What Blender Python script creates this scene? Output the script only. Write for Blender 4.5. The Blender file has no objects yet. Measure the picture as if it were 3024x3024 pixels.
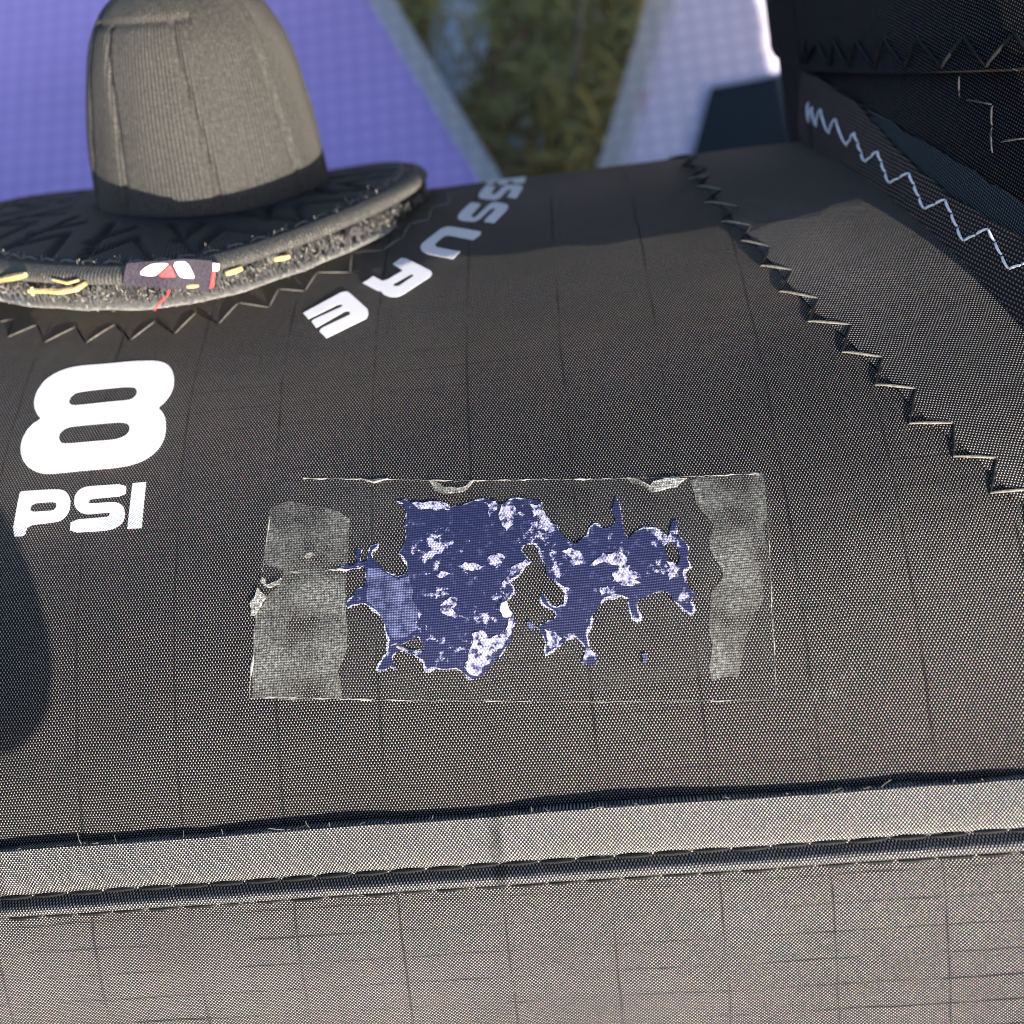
import bpy, bmesh, math, random
from mathutils import Vector, Matrix, noise
from mathutils.geometry import delaunay_2d_cdt
random.seed(11)
rad = math.radians
V = Vector
C = bpy.context.scene.collection

# ------------------------------------------------------------------ the strut tube seen in the camera's own axes
RES = 1024.0
FPX = 512 / math.tan(rad(26.5))
def ray(x, y): return V(((x - 512) / FPX, (512 - y) / FPX, -1.0))
N1 = ray(421, 190).cross(ray(792, 143.6))
A = N1.cross(ray(0, 848).cross(ray(1024, 775))).normalized()
if A.x < 0: A = -A
R, L = 0.10, 0.22
ds = N1.cross(A).normalized()
if ds.z > 0: ds = -ds
d0 = None
for sg in (1, -1):
    t = Matrix.Rotation(sg * math.asin(R / L), 3, A) @ ds
    if t.y < ds.y: d0 = t; break
CV = -d0                                   # from the tube's axis towards the viewer
UV = CV.cross(A)                           # round the tube, away from the viewer
CELEV = rad(76)
UP = (CV * math.sin(CELEV) + UV * math.cos(CELEV)).normalized()
WY = UP.cross(A).normalized()
WM = Matrix((A, WY, UP))                   # camera axes -> world axes
CAM_W = V((0, 0, R + 0.001)) - WM @ (d0 * L)
def W(p): return WM @ p + CAM_W

# ------------------------------------------------------------------ camera, sky, sun, exposure
cam = bpy.data.cameras.new('camera'); camo = bpy.data.objects.new('camera', cam); C.objects.link(camo)
cam.sensor_width = 36; cam.lens = 18 / math.tan(rad(26.5)); cam.clip_start = 0.005; cam.clip_end = 100
m4 = WM.to_4x4(); m4.translation = CAM_W; camo.matrix_world = m4
cam.dof.use_dof = True; cam.dof.focus_distance = 0.124; cam.dof.aperture_fstop = 17
bpy.context.scene.camera = camo
GAM, SB = rad(27), rad(-53)
SUN = WM @ ((CV * math.cos(SB) + UV * math.sin(SB)) * math.cos(GAM) + A * math.sin(GAM))
sl = bpy.data.lights.new('sun', 'SUN'); sl.energy = 5.0; sl.angle = rad(0.5); sl.color = (1.0, 0.93, 0.835)
so = bpy.data.objects.new('sun', sl); C.objects.link(so); so.rotation_euler = SUN.to_track_quat('Z', 'Y').to_euler()
so.location = (0, -1, 2)
world = bpy.data.worlds.new('World'); bpy.context.scene.world = world; world.use_nodes = True
wn = world.node_tree; sky = wn.nodes.new('ShaderNodeTexSky'); sky.sky_type = 'NISHITA'; sky.sun_disc = False; sky.ozone_density = 2.0; sky.dust_density = 2.0
sky.sun_elevation = math.asin(SUN.z); sky.sun_rotation = math.atan2(SUN.x, SUN.y)
bg = wn.nodes['Background']; bg.inputs[1].default_value = 0.105
wn.links.new(sky.outputs[0], bg.inputs[0])
vs = bpy.context.scene.view_settings
vs.view_transform = 'Standard'; vs.look = 'None'; vs.exposure = 1.55
bpy.context.scene.cycles.filter_width = 0.9; vs.gamma = 1

# ------------------------------------------------------------------ material helpers
class NT:
    def __init__(s, name):
        s.m = bpy.data.materials.new(name); s.m.use_nodes = True; s.t = s.m.node_tree
        s.b = s.t.nodes['Principled BSDF']; s.out = s.t.nodes['Material Output']
    def node(s, typ, ins=None, **kw):
        n = s.t.nodes.new(typ)
        for k, v in kw.items(): setattr(n, k, v)
        for k, v in (ins or {}).items(): s.put(n.inputs[k], v)
        return n
    def put(s, sock, v):
        if hasattr(v, 'is_output'): s.t.links.new(v, sock)
        else:
            try: sock.default_value = v
            except Exception: sock.default_value = (v, v, v)
    def m_(s, op, a, b=0.0, c=0.0):
        n = s.node('ShaderNodeMath', {0: a, 1: b, 2: c}, operation=op); return n.outputs[0]
    def uv(s):
        return s.node('ShaderNodeUVMap').outputs[0]
    def obj(s): return s.node('ShaderNodeTexCoord').outputs['Object']
    def noise(s, vec, scale, detail=3, rough=0.55):
        n = s.node('ShaderNodeTexNoise', {'Vector': vec, 'Scale': scale, 'Detail': detail, 'Roughness': rough}); return n.outputs[0]
    def ramp(s, x, a, b, lo=0.0, hi=1.0):
        n = s.node('ShaderNodeMapRange', {0: x, 1: a, 2: b, 3: lo, 4: hi}); return n.outputs[0]
    def mix(s, f, a, b):
        n = s.node('ShaderNodeMix', data_type='RGBA'); s.put(n.inputs[0], f); s.put(n.inputs[6], a); s.put(n.inputs[7], b); return n.outputs[2]
    def set(s, **kw):
        for k, v in kw.items(): s.put(s.b.inputs[k.replace('_', ' ')], v)
    def bump(s, h, dist, strength=1.0, normal=None, fw=0.1):
        n = s.node('ShaderNodeBump', {'Height': h, 'Distance': dist, 'Strength': strength})
        if 'Filter Width' in n.inputs: n.inputs['Filter Width'].default_value = fw
        if normal is not None: s.t.links.new(normal, n.inputs['Normal'])
        return n.outputs[0]
def rgb(*c): return (*c, 1.0)

def weave(k, wa=0.000195, wb=0.0003, warp=0.00012, rot=0.0):
    """plain weave: returns (height 0..1 of the thread crowns, x, y, per-thread random)"""
    uv = k.uv()
    if rot:
        uv = k.node('ShaderNodeVectorRotate', {'Vector': uv, 'Angle': rot}, rotation_type='Z_AXIS').outputs[0]
    n = k.node('ShaderNodeTexNoise', {'Vector': uv, 'Scale': 160.0, 'Detail': 2.0})
    off = k.node('ShaderNodeVectorMath', {0: n.outputs['Color'], 1: (0.5, 0.5, 0.5)}, operation='SUBTRACT').outputs[0]
    off = k.node('ShaderNodeVectorMath', {0: off, 'Scale': warp * 4}, operation='SCALE').outputs[0]
    p = k.node('ShaderNodeVectorMath', {0: uv, 1: off}, operation='ADD').outputs[0]
    sp = k.node('ShaderNodeSeparateXYZ', {0: p})
    x, y = sp.outputs[0], sp.outputs[1]
    sx = k.m_('SINE', k.m_('MULTIPLY', x, math.pi / wa)); sy = k.m_('SINE', k.m_('MULTIPLY', y, math.pi / wb))
    h = k.m_('MULTIPLY', sx, sy)
    cell = k.node('ShaderNodeCombineXYZ', {0: k.m_('FLOOR', k.m_('MULTIPLY', x, 1 / wa)), 1: k.m_('FLOOR', k.m_('MULTIPLY', y, 1 / wb))}).outputs[0]
    wnz = k.node('ShaderNodeTexWhiteNoise', {'Vector': cell}, noise_dimensions='2D')
    return h, x, y, wnz, uv

def fabric(name, base=(0.003, 0.0025, 0.0035), thread=(0.21, 0.186, 0.152), u0=0.0, rip=0.0124, rot=0.0, sheen=0.012, rough=0.32, wear=1.0, spec=1.0, wa=0.000195, wb=0.0003, bump=0.000075, flat=False, ior=1.5):
    k = NT(name); k.m.cycles.use_bump_map_correction = False
    h, x, y, wnz, uv = weave(k, wa, wb, rot=rot)
    crown = k.m_('POWER', k.ramp(h, *((-0.12, 0.62) if flat else (0.2, 0.9))), 1.3)
    rnd = k.ramp(wnz.outputs[0], 0, 1, 0.72, 1.22)
    tint = k.mix(0.22, rgb(*thread), wnz.outputs['Color'])
    tint = k.mix(0.5, rgb(*thread), k.node('ShaderNodeVectorMath', {0: tint, 'Scale': 0.55}, operation='SCALE').outputs[0]) if False else rgb(*thread)
    hue = k.node('ShaderNodeVectorMath', {0: wnz.outputs['Color'], 1: (0.085, 0.07, 0.075)}, operation='MULTIPLY').outputs[0]
    col = k.mix(k.m_('MULTIPLY', crown, rnd), rgb(*base), tint)  # pale crowns over dark gaps: thread glints put into the colour
    colv = k.node('ShaderNodeVectorMath', {0: col, 1: k.node('ShaderNodeVectorMath', {0: hue, 'Scale': crown}, operation='SCALE').outputs[0]}, operation='ADD').outputs[0]
    # ripstop lines
    fx = k.m_('ABSOLUTE', k.m_('SUBTRACT', k.m_('FRACT', k.m_('ADD', k.m_('MULTIPLY', k.m_('SUBTRACT', x, u0), 1 / rip), 0.5)), 0.5))
    rl = k.ramp(fx, 0.008, 0.018, 0.75, 0.0)
    fy = k.m_('ABSOLUTE', k.m_('SUBTRACT', k.m_('FRACT', k.m_('MULTIPLY', y, 1 / (rip * 0.27))), 0.5))
    rl2 = k.m_('MULTIPLY', k.ramp(fy, 0.025, 0.05, 0.95 if flat else 0.3, 0.0), k.ramp(k.noise(uv, 60.0, 2), 0.35, 0.6))
    broken = k.ramp(k.noise(uv, 90.0, 3), 0.40, 0.56, 0.1, 1.0)
    rmask = k.m_('MULTIPLY', k.m_('MAXIMUM', rl, rl2), broken)
    # wear: pale abrasion on the thread crowns, in patches
    w1 = k.ramp(k.noise(uv, 60.0, 5, 0.6), 0.585, 0.78)
    w2 = k.ramp(k.noise(uv, 900.0, 3, 0.7), 0.5, 0.75)
    worn = k.m_('MULTIPLY', k.m_('MULTIPLY', w1, w2), k.m_('MULTIPLY', k.ramp(h, -0.2, 0.7), wear))
    dusty = k.ramp(k.noise(uv, 22.0, 4, 0.6), 0.35, 0.75, 0.8, 1.3)
    colv = k.node('ShaderNodeVectorMath', {0: colv, 'Scale': dusty}, operation='SCALE').outputs[0]
    colv = k.mix(k.m_('MULTIPLY', rmask, 0.75), colv, rgb(0.006, 0.006, 0.008))
    colv = k.mix(k.m_('MULTIPLY', worn, 0.75), colv, rgb(0.42, 0.42, 0.42))
    hh = k.m_('SUBTRACT', k.m_('ABSOLUTE', h), k.m_('MULTIPLY', rmask, 0.8))
    nrm = k.bump(hh, bump)
    rg = rough + 0.04
    sw = k.m_('MULTIPLY', dusty, sheen)
    spc = k.m_('MULTIPLY', k.ramp(h, 0.0, 0.6, 0.06, 1.0), k.m_('MULTIPLY', k.m_('SUBTRACT', 1.0, k.m_('MULTIPLY', rmask, 0.8)), spec))
    k.set(Base_Color=colv, Roughness=rg, Normal=nrm, Sheen_Weight=sw, Sheen_Roughness=0.45, Sheen_Tint=rgb(1.0, 0.93, 0.80), Specular_IOR_Level=spc, IOR=ior)
    return k.m

def plain(name, col, rough=0.6, noise_scale=600, var=0.25, bumpd=0.00005, sheen=0.0, spec=0.4, alpha=None):
    k = NT(name); o = k.obj()
    n = k.noise(o, noise_scale, 4)
    c = k.mix(k.ramp(n, 0.3, 0.7), rgb(*[x * (1 - var) for x in col]), rgb(*[min(1, x * (1 + var)) for x in col]))
    k.set(Base_Color=c, Roughness=rough, Normal=k.bump(n, bumpd), Sheen_Weight=sheen, Specular_IOR_Level=spec, Sheen_Tint=rgb(1, 0.95, 0.85))
    if alpha is not None: k.set(Alpha=alpha)
    return k.m

def print_mat(name, col):
    k = NT(name); k.m.cycles.use_bump_map_correction = False; h, x, y, wnz, uv = weave(k)
    n = k.noise(uv, 400.0, 4)
    c = k.mix(k.ramp(h, -1, -0.2, 0.3, 0.0), rgb(*col), rgb(*[q * 0.55 for q in col]))
    c = k.mix(k.ramp(n, 0.62, 0.8, 0, 0.3), c, rgb(*[q * 0.7 for q in col]))
    k.set(Base_Color=c, Roughness=0.55, Normal=k.bump(h, 0.0001), Specular_IOR_Level=0.35)
    return k.m

# ------------------------------------------------------------------ object helpers (all shapes are given in camera axes)
ROOTLOC = {}
def root(name, label, cat, p, group=None):
    o = bpy.data.objects.new(name, None); C.objects.link(o); o.empty_display_size = 0.01
    o.location = W(p); o['label'] = label; o['category'] = cat
    if group: o['group'] = group
    ROOTLOC[o.name] = W(p)
    return o
def wloc(o):
    return ROOTLOC[o.name] if o else V((0, 0, 0))
def make(name, verts, faces, mat, parent=None, uvs=None, smooth=True, world=False, sharp=rad(55)):
    vw = verts if world else [W(v) for v in verts]
    c = V((0, 0, 0))
    for v in vw: c += v
    c /= max(1, len(vw))
    me = bpy.data.meshes.new(name)
    me.from_pydata([tuple(v - c) for v in vw], [], faces)
    if uvs is not None:
        l = me.uv_layers.new(name='UVMap')
        flat = []
        for lp in me.loops: flat.extend(uvs[lp.vertex_index])
        l.data.foreach_set('uv', flat)
    if smooth:
        me.polygons.foreach_set('use_smooth', [True] * len(me.polygons))
        if sharp: me.set_sharp_from_angle(angle=sharp)
    me.materials.append(mat); me.update()
    o = bpy.data.objects.new(name, me); C.objects.link(o)
    if parent: o.parent = parent
    o.location = c - wloc(parent); ROOTLOC[o.name] = c
    return o
def grid_faces(nu, nv, closed=False):
    f = []
    for j in range(nv - 1):
        for i in range(nu if closed else nu - 1):
            i2 = (i + 1) % nu
            f.append((j * nu + i, j * nu + i2, (j + 1) * nu + i2, (j + 1) * nu + i))
    return f
def tube_geo(pts, radii, nsec=6, cap=True):
    n = len(pts); vs, fs = [], []
    if not hasattr(radii, '__len__'): radii = [radii] * n
    prev = None
    for i, p in enumerate(pts):
        d = (pts[min(i + 1, n - 1)] - pts[max(i - 1, 0)])
        d = d.normalized() if d.length > 1e-12 else V((0, 0, 1))
        if prev is None:
            s = d.cross(V((0.3, 0.9, 0.2))); s = s.normalized() if s.length > 1e-6 else V((1, 0, 0))
        else:
            s = prev - d * prev.dot(d); s.normalize()
        prev = s; t = d.cross(s)
        for k in range(nsec):
            a = 2 * math.pi * k / nsec
            vs.append(p + (s * math.cos(a) + t * math.sin(a)) * radii[i])
    for i in range(n - 1):
        for k in range(nsec):
            k2 = (k + 1) % nsec
            fs.append((i * nsec + k, i * nsec + k2, (i + 1) * nsec + k2, (i + 1) * nsec + k))
    if cap:
        fs.append(tuple(reversed(range(nsec)))); fs.append(tuple((n - 1) * nsec + k for k in range(nsec)))
    return vs, fs
class Bag:
    def __init__(s): s.v, s.f = [], []
    def add(s, g):
        b = len(s.v); s.v += g[0]; s.f += [tuple(i + b for i in f) for f in g[1]]

class Cyl:
    """a round tube: maps pixels of the photograph and (length, arc, lift) to points on its skin"""
    def __init__(s, c0, ax, cv, r):
        s.c0, s.ax, s.r = c0, ax.normalized(), r
        s.cv = (cv - s.ax * cv.dot(s.ax)).normalized(); s.uv_ = s.cv.cross(s.ax)
    def hit(s, x, y, h=0.0):
        d = ray(x, y).normalized(); dp = d - s.ax * d.dot(s.ax); o = -s.c0; op = o - s.ax * o.dot(s.ax)
        rr = s.r + h
        a, b, c = dp.dot(dp), 2 * dp.dot(op), op.dot(op) - rr * rr
        return d * ((-b - math.sqrt(max(b * b - 4 * a * c, 0))) / (2 * a))
    def st(s, x, y, h=0.0):
        q = s.hit(x, y, h) - s.c0
        return (q.dot(s.ax), s.r * math.atan2(q.dot(s.uv_), q.dot(s.cv)))
    def P(s, u, v, h=0.0):
        b = v / s.r
        return s.c0 + s.ax * u + (s.cv * math.cos(b) + s.uv_ * math.sin(b)) * (s.r + h)
    def n(s, v):
        b = v / s.r; return s.cv * math.cos(b) + s.uv_ * math.sin(b)
strut = Cyl(d0 * L, A, CV, R)
LR = 0.07; LX0 = 0.0400; LC0 = 0.05
edge_tube = Cyl(d0 * L + A * (LX0 + LR) + CV * LC0, UV, CV, LR)

def project(p): return (512 + FPX * p.x / -p.z, 512 - FPX * p.y / -p.z)

def relief(u, v):
    """soft unevenness of the inflated cloth"""
    return 0.00022 * noise.noise(V((u * 38, v * 38, 3.1))) + 0.00010 * noise.noise(V((u * 120, v * 70, 9.0)))

def decal_geo(surf, poly, holes=(), h=0.0002, thick=0.0002, step=0.0025, rel=None, lift=None, ustep=None):
    """a thin sheet on a tube: outline and holes in (u, v), cut so that it follows the curve, with side walls"""
    loops = [[(p[0], p[1]) for p in q] for q in [poly] + list(holes)]
    pts2, edges = [], []
    for l in loops:
        b = len(pts2); pts2 += [V((p[0] * 1000, p[1] * 1000)) for p in l]; edges += [(b + i, b + (i + 1) % len(l)) for i in range(len(l))]
    ov, oe, of = delaunay_2d_cdt(pts2, edges, [], 0, 1e-6)[:3]
    def inside(x, y):
        c = False
        for l in loops:
            for i in range(len(l)):
                (x1, y1), (x2, y2) = l[i - 1], l[i]
                if (y1 > y) != (y2 > y) and x < (x2 - x1) * (y - y1) / (y2 - y1) + x1: c = not c
        return c
    bm = bmesh.new()
    bv = [bm.verts.new((p.x / 1000, p.y / 1000, 0)) for p in ov]
    flat = [v.co for v in bv]
    for t in of:
        x = sum(ov[i].x for i in t) / len(t) / 1000; y = sum(ov[i].y for i in t) / len(t) / 1000
        if inside(x, y):
            try: bm.faces.new([bv[i] for i in t])
            except ValueError: pass
    bmesh.ops.delete(bm, geom=[v for v in bm.verts if not v.link_faces], context='VERTS')
    flat = [v.co.copy() for v in bm.verts]
    def cut(axis, st):
        lo = min(p[axis] for p in flat); hi = max(p[axis] for p in flat)
        k = math.ceil(lo / st)
        while k * st < hi:
            co = V((0, 0, 0)); co[axis] = k * st; no = V((0, 0, 0)); no[axis] = 1
            bmesh.ops.bisect_plane(bm, geom=bm.verts[:] + bm.edges[:] + bm.faces[:], plane_co=co, plane_no=no, dist=1e-9)
            k += 1
    cut(1, step)
    if ustep: cut(0, ustep)
    bmesh.ops.remove_doubles(bm, verts=bm.verts[:], dist=1e-7)
    bmesh.ops.recalc_face_normals(bm, faces=bm.faces[:])
    for f in bm.faces:
        if f.normal.z < 0: f.normal_flip()
    bm.verts.index_update()
    verts, uvs, faces = [], [], []
    n0 = len(bm.verts)
    for vtx in bm.verts:
        u, v = vtx.co.x, vtx.co.y
        e = (rel(u, v) if rel else 0.0) + (lift(u, v) if lift else 0.0)
        verts.append(surf.P(u, v, h + e)); uvs.append((u, v))
    for f in bm.faces: faces.append(tuple(v.index for v in f.verts))
    bmap = {}
    for e in bm.edges:
        if len(e.link_faces) == 1:
            f = e.link_faces[0]
            a, b = e.verts
            vs = list(f.verts); ia = vs.index(a)
            if vs[(ia + 1) % len(vs)] is not b: a, b = b, a
            for q in (a, b):
                if q.index not in bmap:
                    u, v = q.co.x, q.co.y
                    bmap[q.index] = len(verts)
                    verts.append(verts[q.index].copy()); uvs.append((u, v))
                    verts.append(surf.P(u, v, h - thick + (rel(u, v) if rel else 0.0))); uvs.append((u, v))
            i1, i2 = bmap[a.index], bmap[b.index]
            faces.append((i2, i1, i1 + 1, i2 + 1))
    bm.free()
    return verts, faces, uvs
def px(surf, pts, sx=1.0, ox=0.0, oy=0.0):
    return [surf.st(ox + x * sx, oy + y * sx) for x, y in pts]
def smooth_loop(p, it=1):
    for _ in range(it):
        q = []
        for i in range(len(p)):
            a, b = p[i], p[(i + 1) % len(p)]
            q += [(a[0] * .75 + b[0] * .25, a[1] * .75 + b[1] * .25), (a[0] * .25 + b[0] * .75, a[1] * .25 + b[1] * .75)]
        p = q
    return p
def soft_corner(p, k=0.18):
    """round every corner a little"""
    q = []
    for i in range(len(p)):
        a, b, c = p[i - 1], p[i], p[(i + 1) % len(p)]
        q += [(b[0] + (a[0] - b[0]) * k, b[1] + (a[1] - b[1]) * k), (b[0] + (c[0] - b[0]) * k, b[1] + (c[1] - b[1]) * k)]
    return q
def ragged(p, it=2, amp=0.13, rnd=random):
    for _ in range(it):
        q = []
        for i in range(len(p)):
            a, b = p[i], p[(i + 1) % len(p)]
            dx, dy = b[0] - a[0], b[1] - a[1]
            s = rnd.uniform(-amp, amp)
            q += [a, ((a[0] + b[0]) / 2 - dy * s, (a[1] + b[1]) / 2 + dx * s)]
        p = q
    return p
S3 = RES / 3024.0
def zoom(x0, y0, w, wz=1932.0):
    """scale and offset that take a point of an enlarged crop of the photograph to 1024-pixel coordinates"""
    return dict(sx=w / wz * S3, ox=x0 * S3, oy=y0 * S3)
DISP = zoom(0, 0, 3024)
Z1 = zoom(0, 0, 1300); Z2 = zoom(0, 600, 900); Z3 = zoom(1150, 0, 1200); Z4 = zoom(2000, 0, 1024); Z5 = zoom(2000, 500, 1024)
ZL = zoom(700, 1350, 900); ZA = zoom(0, 1000, 620); ZB = zoom(850, 480, 760); ZC = zoom(300, 720, 420)

def stitch(surf, p, q, parent, mat, r=0.00022, h=0.0002, bow=0.00018, nm='stitch', rel=None):
    """one stitch: a twisted thread lying between two needle holes p and q, given as (u, v)"""
    pts, rr = [], []
    N = 9
    for i in range(N):
        t = i / (N - 1)
        u, v = p[0] + (q[0] - p[0]) * t, p[1] + (q[1] - p[1]) * t
        e = math.sin(math.pi * min(max(t, 0), 1)) ** 0.3
        pts.append(surf.P(u, v, h - 0.00006 + (bow + 0.00006) * e + (rel(u, v) if rel else 0)))
        rr.append(r * (0.72 + 0.28 * e) * (1 + 0.10 * math.sin(t * 40)))
    g = tube_geo(pts, rr, 6)
    return make(nm, g[0], g[1], mat, parent)
def knot(surf, p, parent, mat, r=0.0003):
    pass

# ================================================================== materials
gp = strut.st(512.7, 982)
M_fab = fabric('black ripstop cloth', u0=gp[0])
M_fab_low = fabric('black ripstop cloth, lower panel', u0=gp[0], wa=0.00021, wb=0.0002, thread=(0.31, 0.292, 0.262), sheen=0.03, rough=0.36, spec=1.0, flat=True, ior=2.0, bump=0.00011)
M_fab_patch = fabric('black ripstop cloth cut on the bias', u0=gp[0], rot=rad(-24), wa=0.00028, wb=0.00021, sheen=0.03, thread=(0.26, 0.242, 0.215), rip=0.05)
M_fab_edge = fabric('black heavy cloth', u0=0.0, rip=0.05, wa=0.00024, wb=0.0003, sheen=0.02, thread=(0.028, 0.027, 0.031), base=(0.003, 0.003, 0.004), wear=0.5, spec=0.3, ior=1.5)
M_tape = fabric('black folded tape', u0=gp[0], wa=0.0002, wb=0.00024, thread=(0.30, 0.283, 0.255), rip=0.06, sheen=0.03, spec=1.0, flat=True, ior=2.0)
M_brown = fabric('rusty black webbing', base=(0.012, 0.010, 0.010), thread=(0.09, 0.052, 0.042), rip=0.05, wa=0.00035, wb=0.00035, sheen=0.02, ior=1.5, wear=0.5)
M_teal = fabric('dark teal film', base=(0.006, 0.014, 0.02), thread=(0.006, 0.013, 0.018), rip=0.05, sheen=0.02, wear=0.8)
M_print = print_mat('white print', (0.68, 0.66, 0.685))
M_thread = plain('black thread', (0.006, 0.006, 0.007), 0.7, 3000, 0.5, spec=0.2)
M_thread_pale = plain('pale grey thread', (0.14, 0.125, 0.105), 0.6, 3000, 0.5)
M_thread_dim = plain('grey thread', (0.05, 0.048, 0.045), 0.7, 3000, 0.5)
M_thread_white = plain('white thread', (0.75, 0.75, 0.78), 0.55, 3000, 0.2)
M_fuzz = plain('pale lint', (0.25, 0.23, 0.19), 0.8, 2000, 0.4)

# ================================================================== THE KITE
ground_p = d0 * L - UP * R
kite = root('inflatable_wing', 'black inflatable wing with white pressure lettering, sewn seams and pale blue sail', 'wing', ground_p)

# ---- strut tube: main panel above the seam, lower panel below it
v_seam = strut.st(512, 811.5)[1]
U0, U1 = -0.26, 0.105
def strut_panel(name, v0, v1, mat, du=0.0022, dv=0.0018, hfun=None):
    nu = int((U1 - U0) / du); nv = max(3, int(abs(v1 - v0) / dv))
    vs_, uvs = [], []
    for j in range(nv):
        v = v0 + (v1 - v0) * j / (nv - 1)
        for i in range(nu):
            u = U0 + (U1 - U0) * i / (nu - 1)
            vs_.append(strut.P(u, v, relief(u, v) + (hfun(u, v) if hfun else 0))); uvs.append((u, v))
    return make(name, vs_, grid_faces(nu, nv), mat, kite, uvs)
tp = lambda y: strut.st(512, y)[1]
V_top, V_s1, V_s2 = v_seam, tp(863), tp(885)   # tape edge, first and second stitch rows
def upper_h(u, v):                             # the cloth dips a little into the seam
    t = max(0.0, 1 - (v - V_top) / 0.006); return -0.0004 * t * t
def lower_h(u, v):
    t = max(0.0, 1 - (V_s2 - v) / 0.004)
    p = math.sin(u / 0.00435 * math.pi)
    return -0.0005 * t * t * (1 + 0.35 * p) + 0.00012 * math.exp(-((V_s2 - v - 0.003) / 0.002) ** 2) * p
strut_panel('tube_panel', V_top - 0.004, R * math.pi * 0.98, M_fab, hfun=upper_h)
strut_panel('lower_tube_panel', -R * math.pi * 0.98, V_s2 - 0.0001, M_fab_low, hfun=lower_h)
# end cap of the tube, inside the thicker tube, and the rounded far end
for ue, s in ((U1, 1), (U0, -1)):
    ring = 48; vs_ = []
    for k, (rr, dd) in enumerate(((1.0, 0), (0.85, 0.028), (0.5, 0.046), (0.02, 0.052))):
        if s > 0: dd *= 0.05
        for i in range(ring):
            a = 2 * math.pi * i / ring
            vs_.append(strut.c0 + A * (ue + s * dd) + (CV * math.cos(a) + UV * math.sin(a)) * R * rr)
    make('end_cap', vs_, grid_faces(ring, 4, True), M_fab, kite, [(0, 0)] * len(vs_))

# ---- folded tape along the seam: a raised strip with a free upper edge, a groove, and a narrow ridge
def strip(name, prof, mat, wav):
    """prof: list of (v, lift); wav(u, k) adds lift at profile point k"""
    nu = 420; vs_, uvs = [], []
    for k, (v, h) in enumerate(prof):
        for i in range(nu):
            u = -0.12 + (0.095 + 0.12) * i / (nu - 1)
            dv, dh = wav(u, k)
            vs_.append(strut.P(u, v + dv, h + dh + relief(u, v))); uvs.append((u, v + dv))
    return make(name, vs_, grid_faces(nu, len(prof)), mat, kite, uvs, sharp=rad(50))
dt = V_s1 - V_top
def tape_wav(u, k):
    a = noise.noise(V((u * 55, 1.7, 0))); b = noise.noise(V((u * 170, 5.7, 0)))
    w = (0.0, 1.0, 1.0, 0.7, 0.35, 0.1, 0.0, 0.0)[k]
    e = (1, 1, 1, 0.6, 0.2, 0, 0, 0)[k]
    return (0.00035 * e * a + 0.00012 * e * b, 0.0007 * w * a + 0.00015 * w * b + (0.00012 * abs(math.sin((u + 0.001) / 0.00435 * math.pi)) if k in (4, 5) else 0))
tape = strip('seam_tape', [(V_top + 0.00005, -0.0006), (V_top, 0.0008), (V_top + dt * 0.03, 0.00105), (V_top + dt * 0.25, 0.00105), (V_top + dt * 0.55, 0.0010),
                           (V_top + dt * 0.82, 0.0008), (V_top + dt * 0.96, 0.00035), (V_s1, -0.0003)], M_tape, tape_wav)
d2 = V_s2 - V_s1
def ridge_wav(u, k):
    t = k / 27; a = noise.noise(V((u * 140, 8.1, 0))); p = math.sin((u + 0.001) / 0.00435 * math.pi) ** 2
    w = math.sin(math.pi * t)
    return (0, w * (0.00010 * a + 0.00006 * p))
def ridge_h(t):
    up = 0.5 - 0.5 * math.cos(math.pi * min(1, max(0, (t - 0.06) / 0.56))); dn = 0.5 - 0.5 * math.cos(math.pi * min(1, max(0, (t - 0.80) / 0.20)))
    return -0.0004 + 0.00135 * up - 0.00135 * dn
ridge = strip('seam_ridge', [(V_s1 + d2 * k / 27, ridge_h(k / 27)) for k in range(28)], M_tape, ridge_wav)
pit = 0.00435
for row, (vv, par, hh) in enumerate(((V_s1 + 0.00005, tape, 0.00015), (V_s2 + 0.00005, ridge, 0.0))):
    i = 0
    u = -0.098 + row * 0.0007
    while u < 0.075:
        j = random.uniform(-0.0001, 0.0001)
        stitch(strut, (u + 0.00025, vv + j), (u + pit - 0.00025, vv + random.uniform(-0.0001, 0.0001)), par, M_thread, r=0.00026, h=hh, bow=0.00022)
        u += pit

# ---- reinforcement panel at the right, its edge under the zigzag
zz = [(0, 870), (120, 880), (25, 925), (170, 945), (60, 1000), (185, 985), (105, 1040), (250, 1065), (155, 1130), (340, 1160), (245, 1240), (405, 1265), (355, 1345), (515, 1385), (465, 1485), (640, 1512), (570, 1625), (785, 1665), (728, 1790), (965, 1812)]
ZZ = px(strut, [(-55, 845), (70, 838)] + zz, **Z4) + px(strut, [(918, 1018), (1140, 1050), (1103, 1203), (1325, 1226), (1290, 1420), (1535, 1418), (1535, 1602), (1772, 1612), (1742, 1806), (1960, 1786), (1950, 1990), (2190, 1980)], **Z5)
mid = [((ZZ[i][0] + ZZ[i + 1][0]) / 2, (ZZ[i][1] + ZZ[i + 1][1]) / 2) for i in range(len(ZZ) - 1)]
mid = [(mid[0][0] - 0.004, mid[0][1] + 0.05)] + mid
mid += [(0.062, 0.0), (0.075, -0.006), (0.09, V_top + 0.0015)]
mid = [m for i, m in enumerate(mid)]
poly = mid + [(0.104, mid[-1][1]), (0.104, mid[0][1])]
g = decal_geo(strut, poly, h=0.00022, thick=0.0003, step=0.002, rel=relief, ustep=0.006)
patch = make('reinforcement_panel', g[0], g[1], M_fab_patch, kite, g[2], smooth=False)
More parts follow.
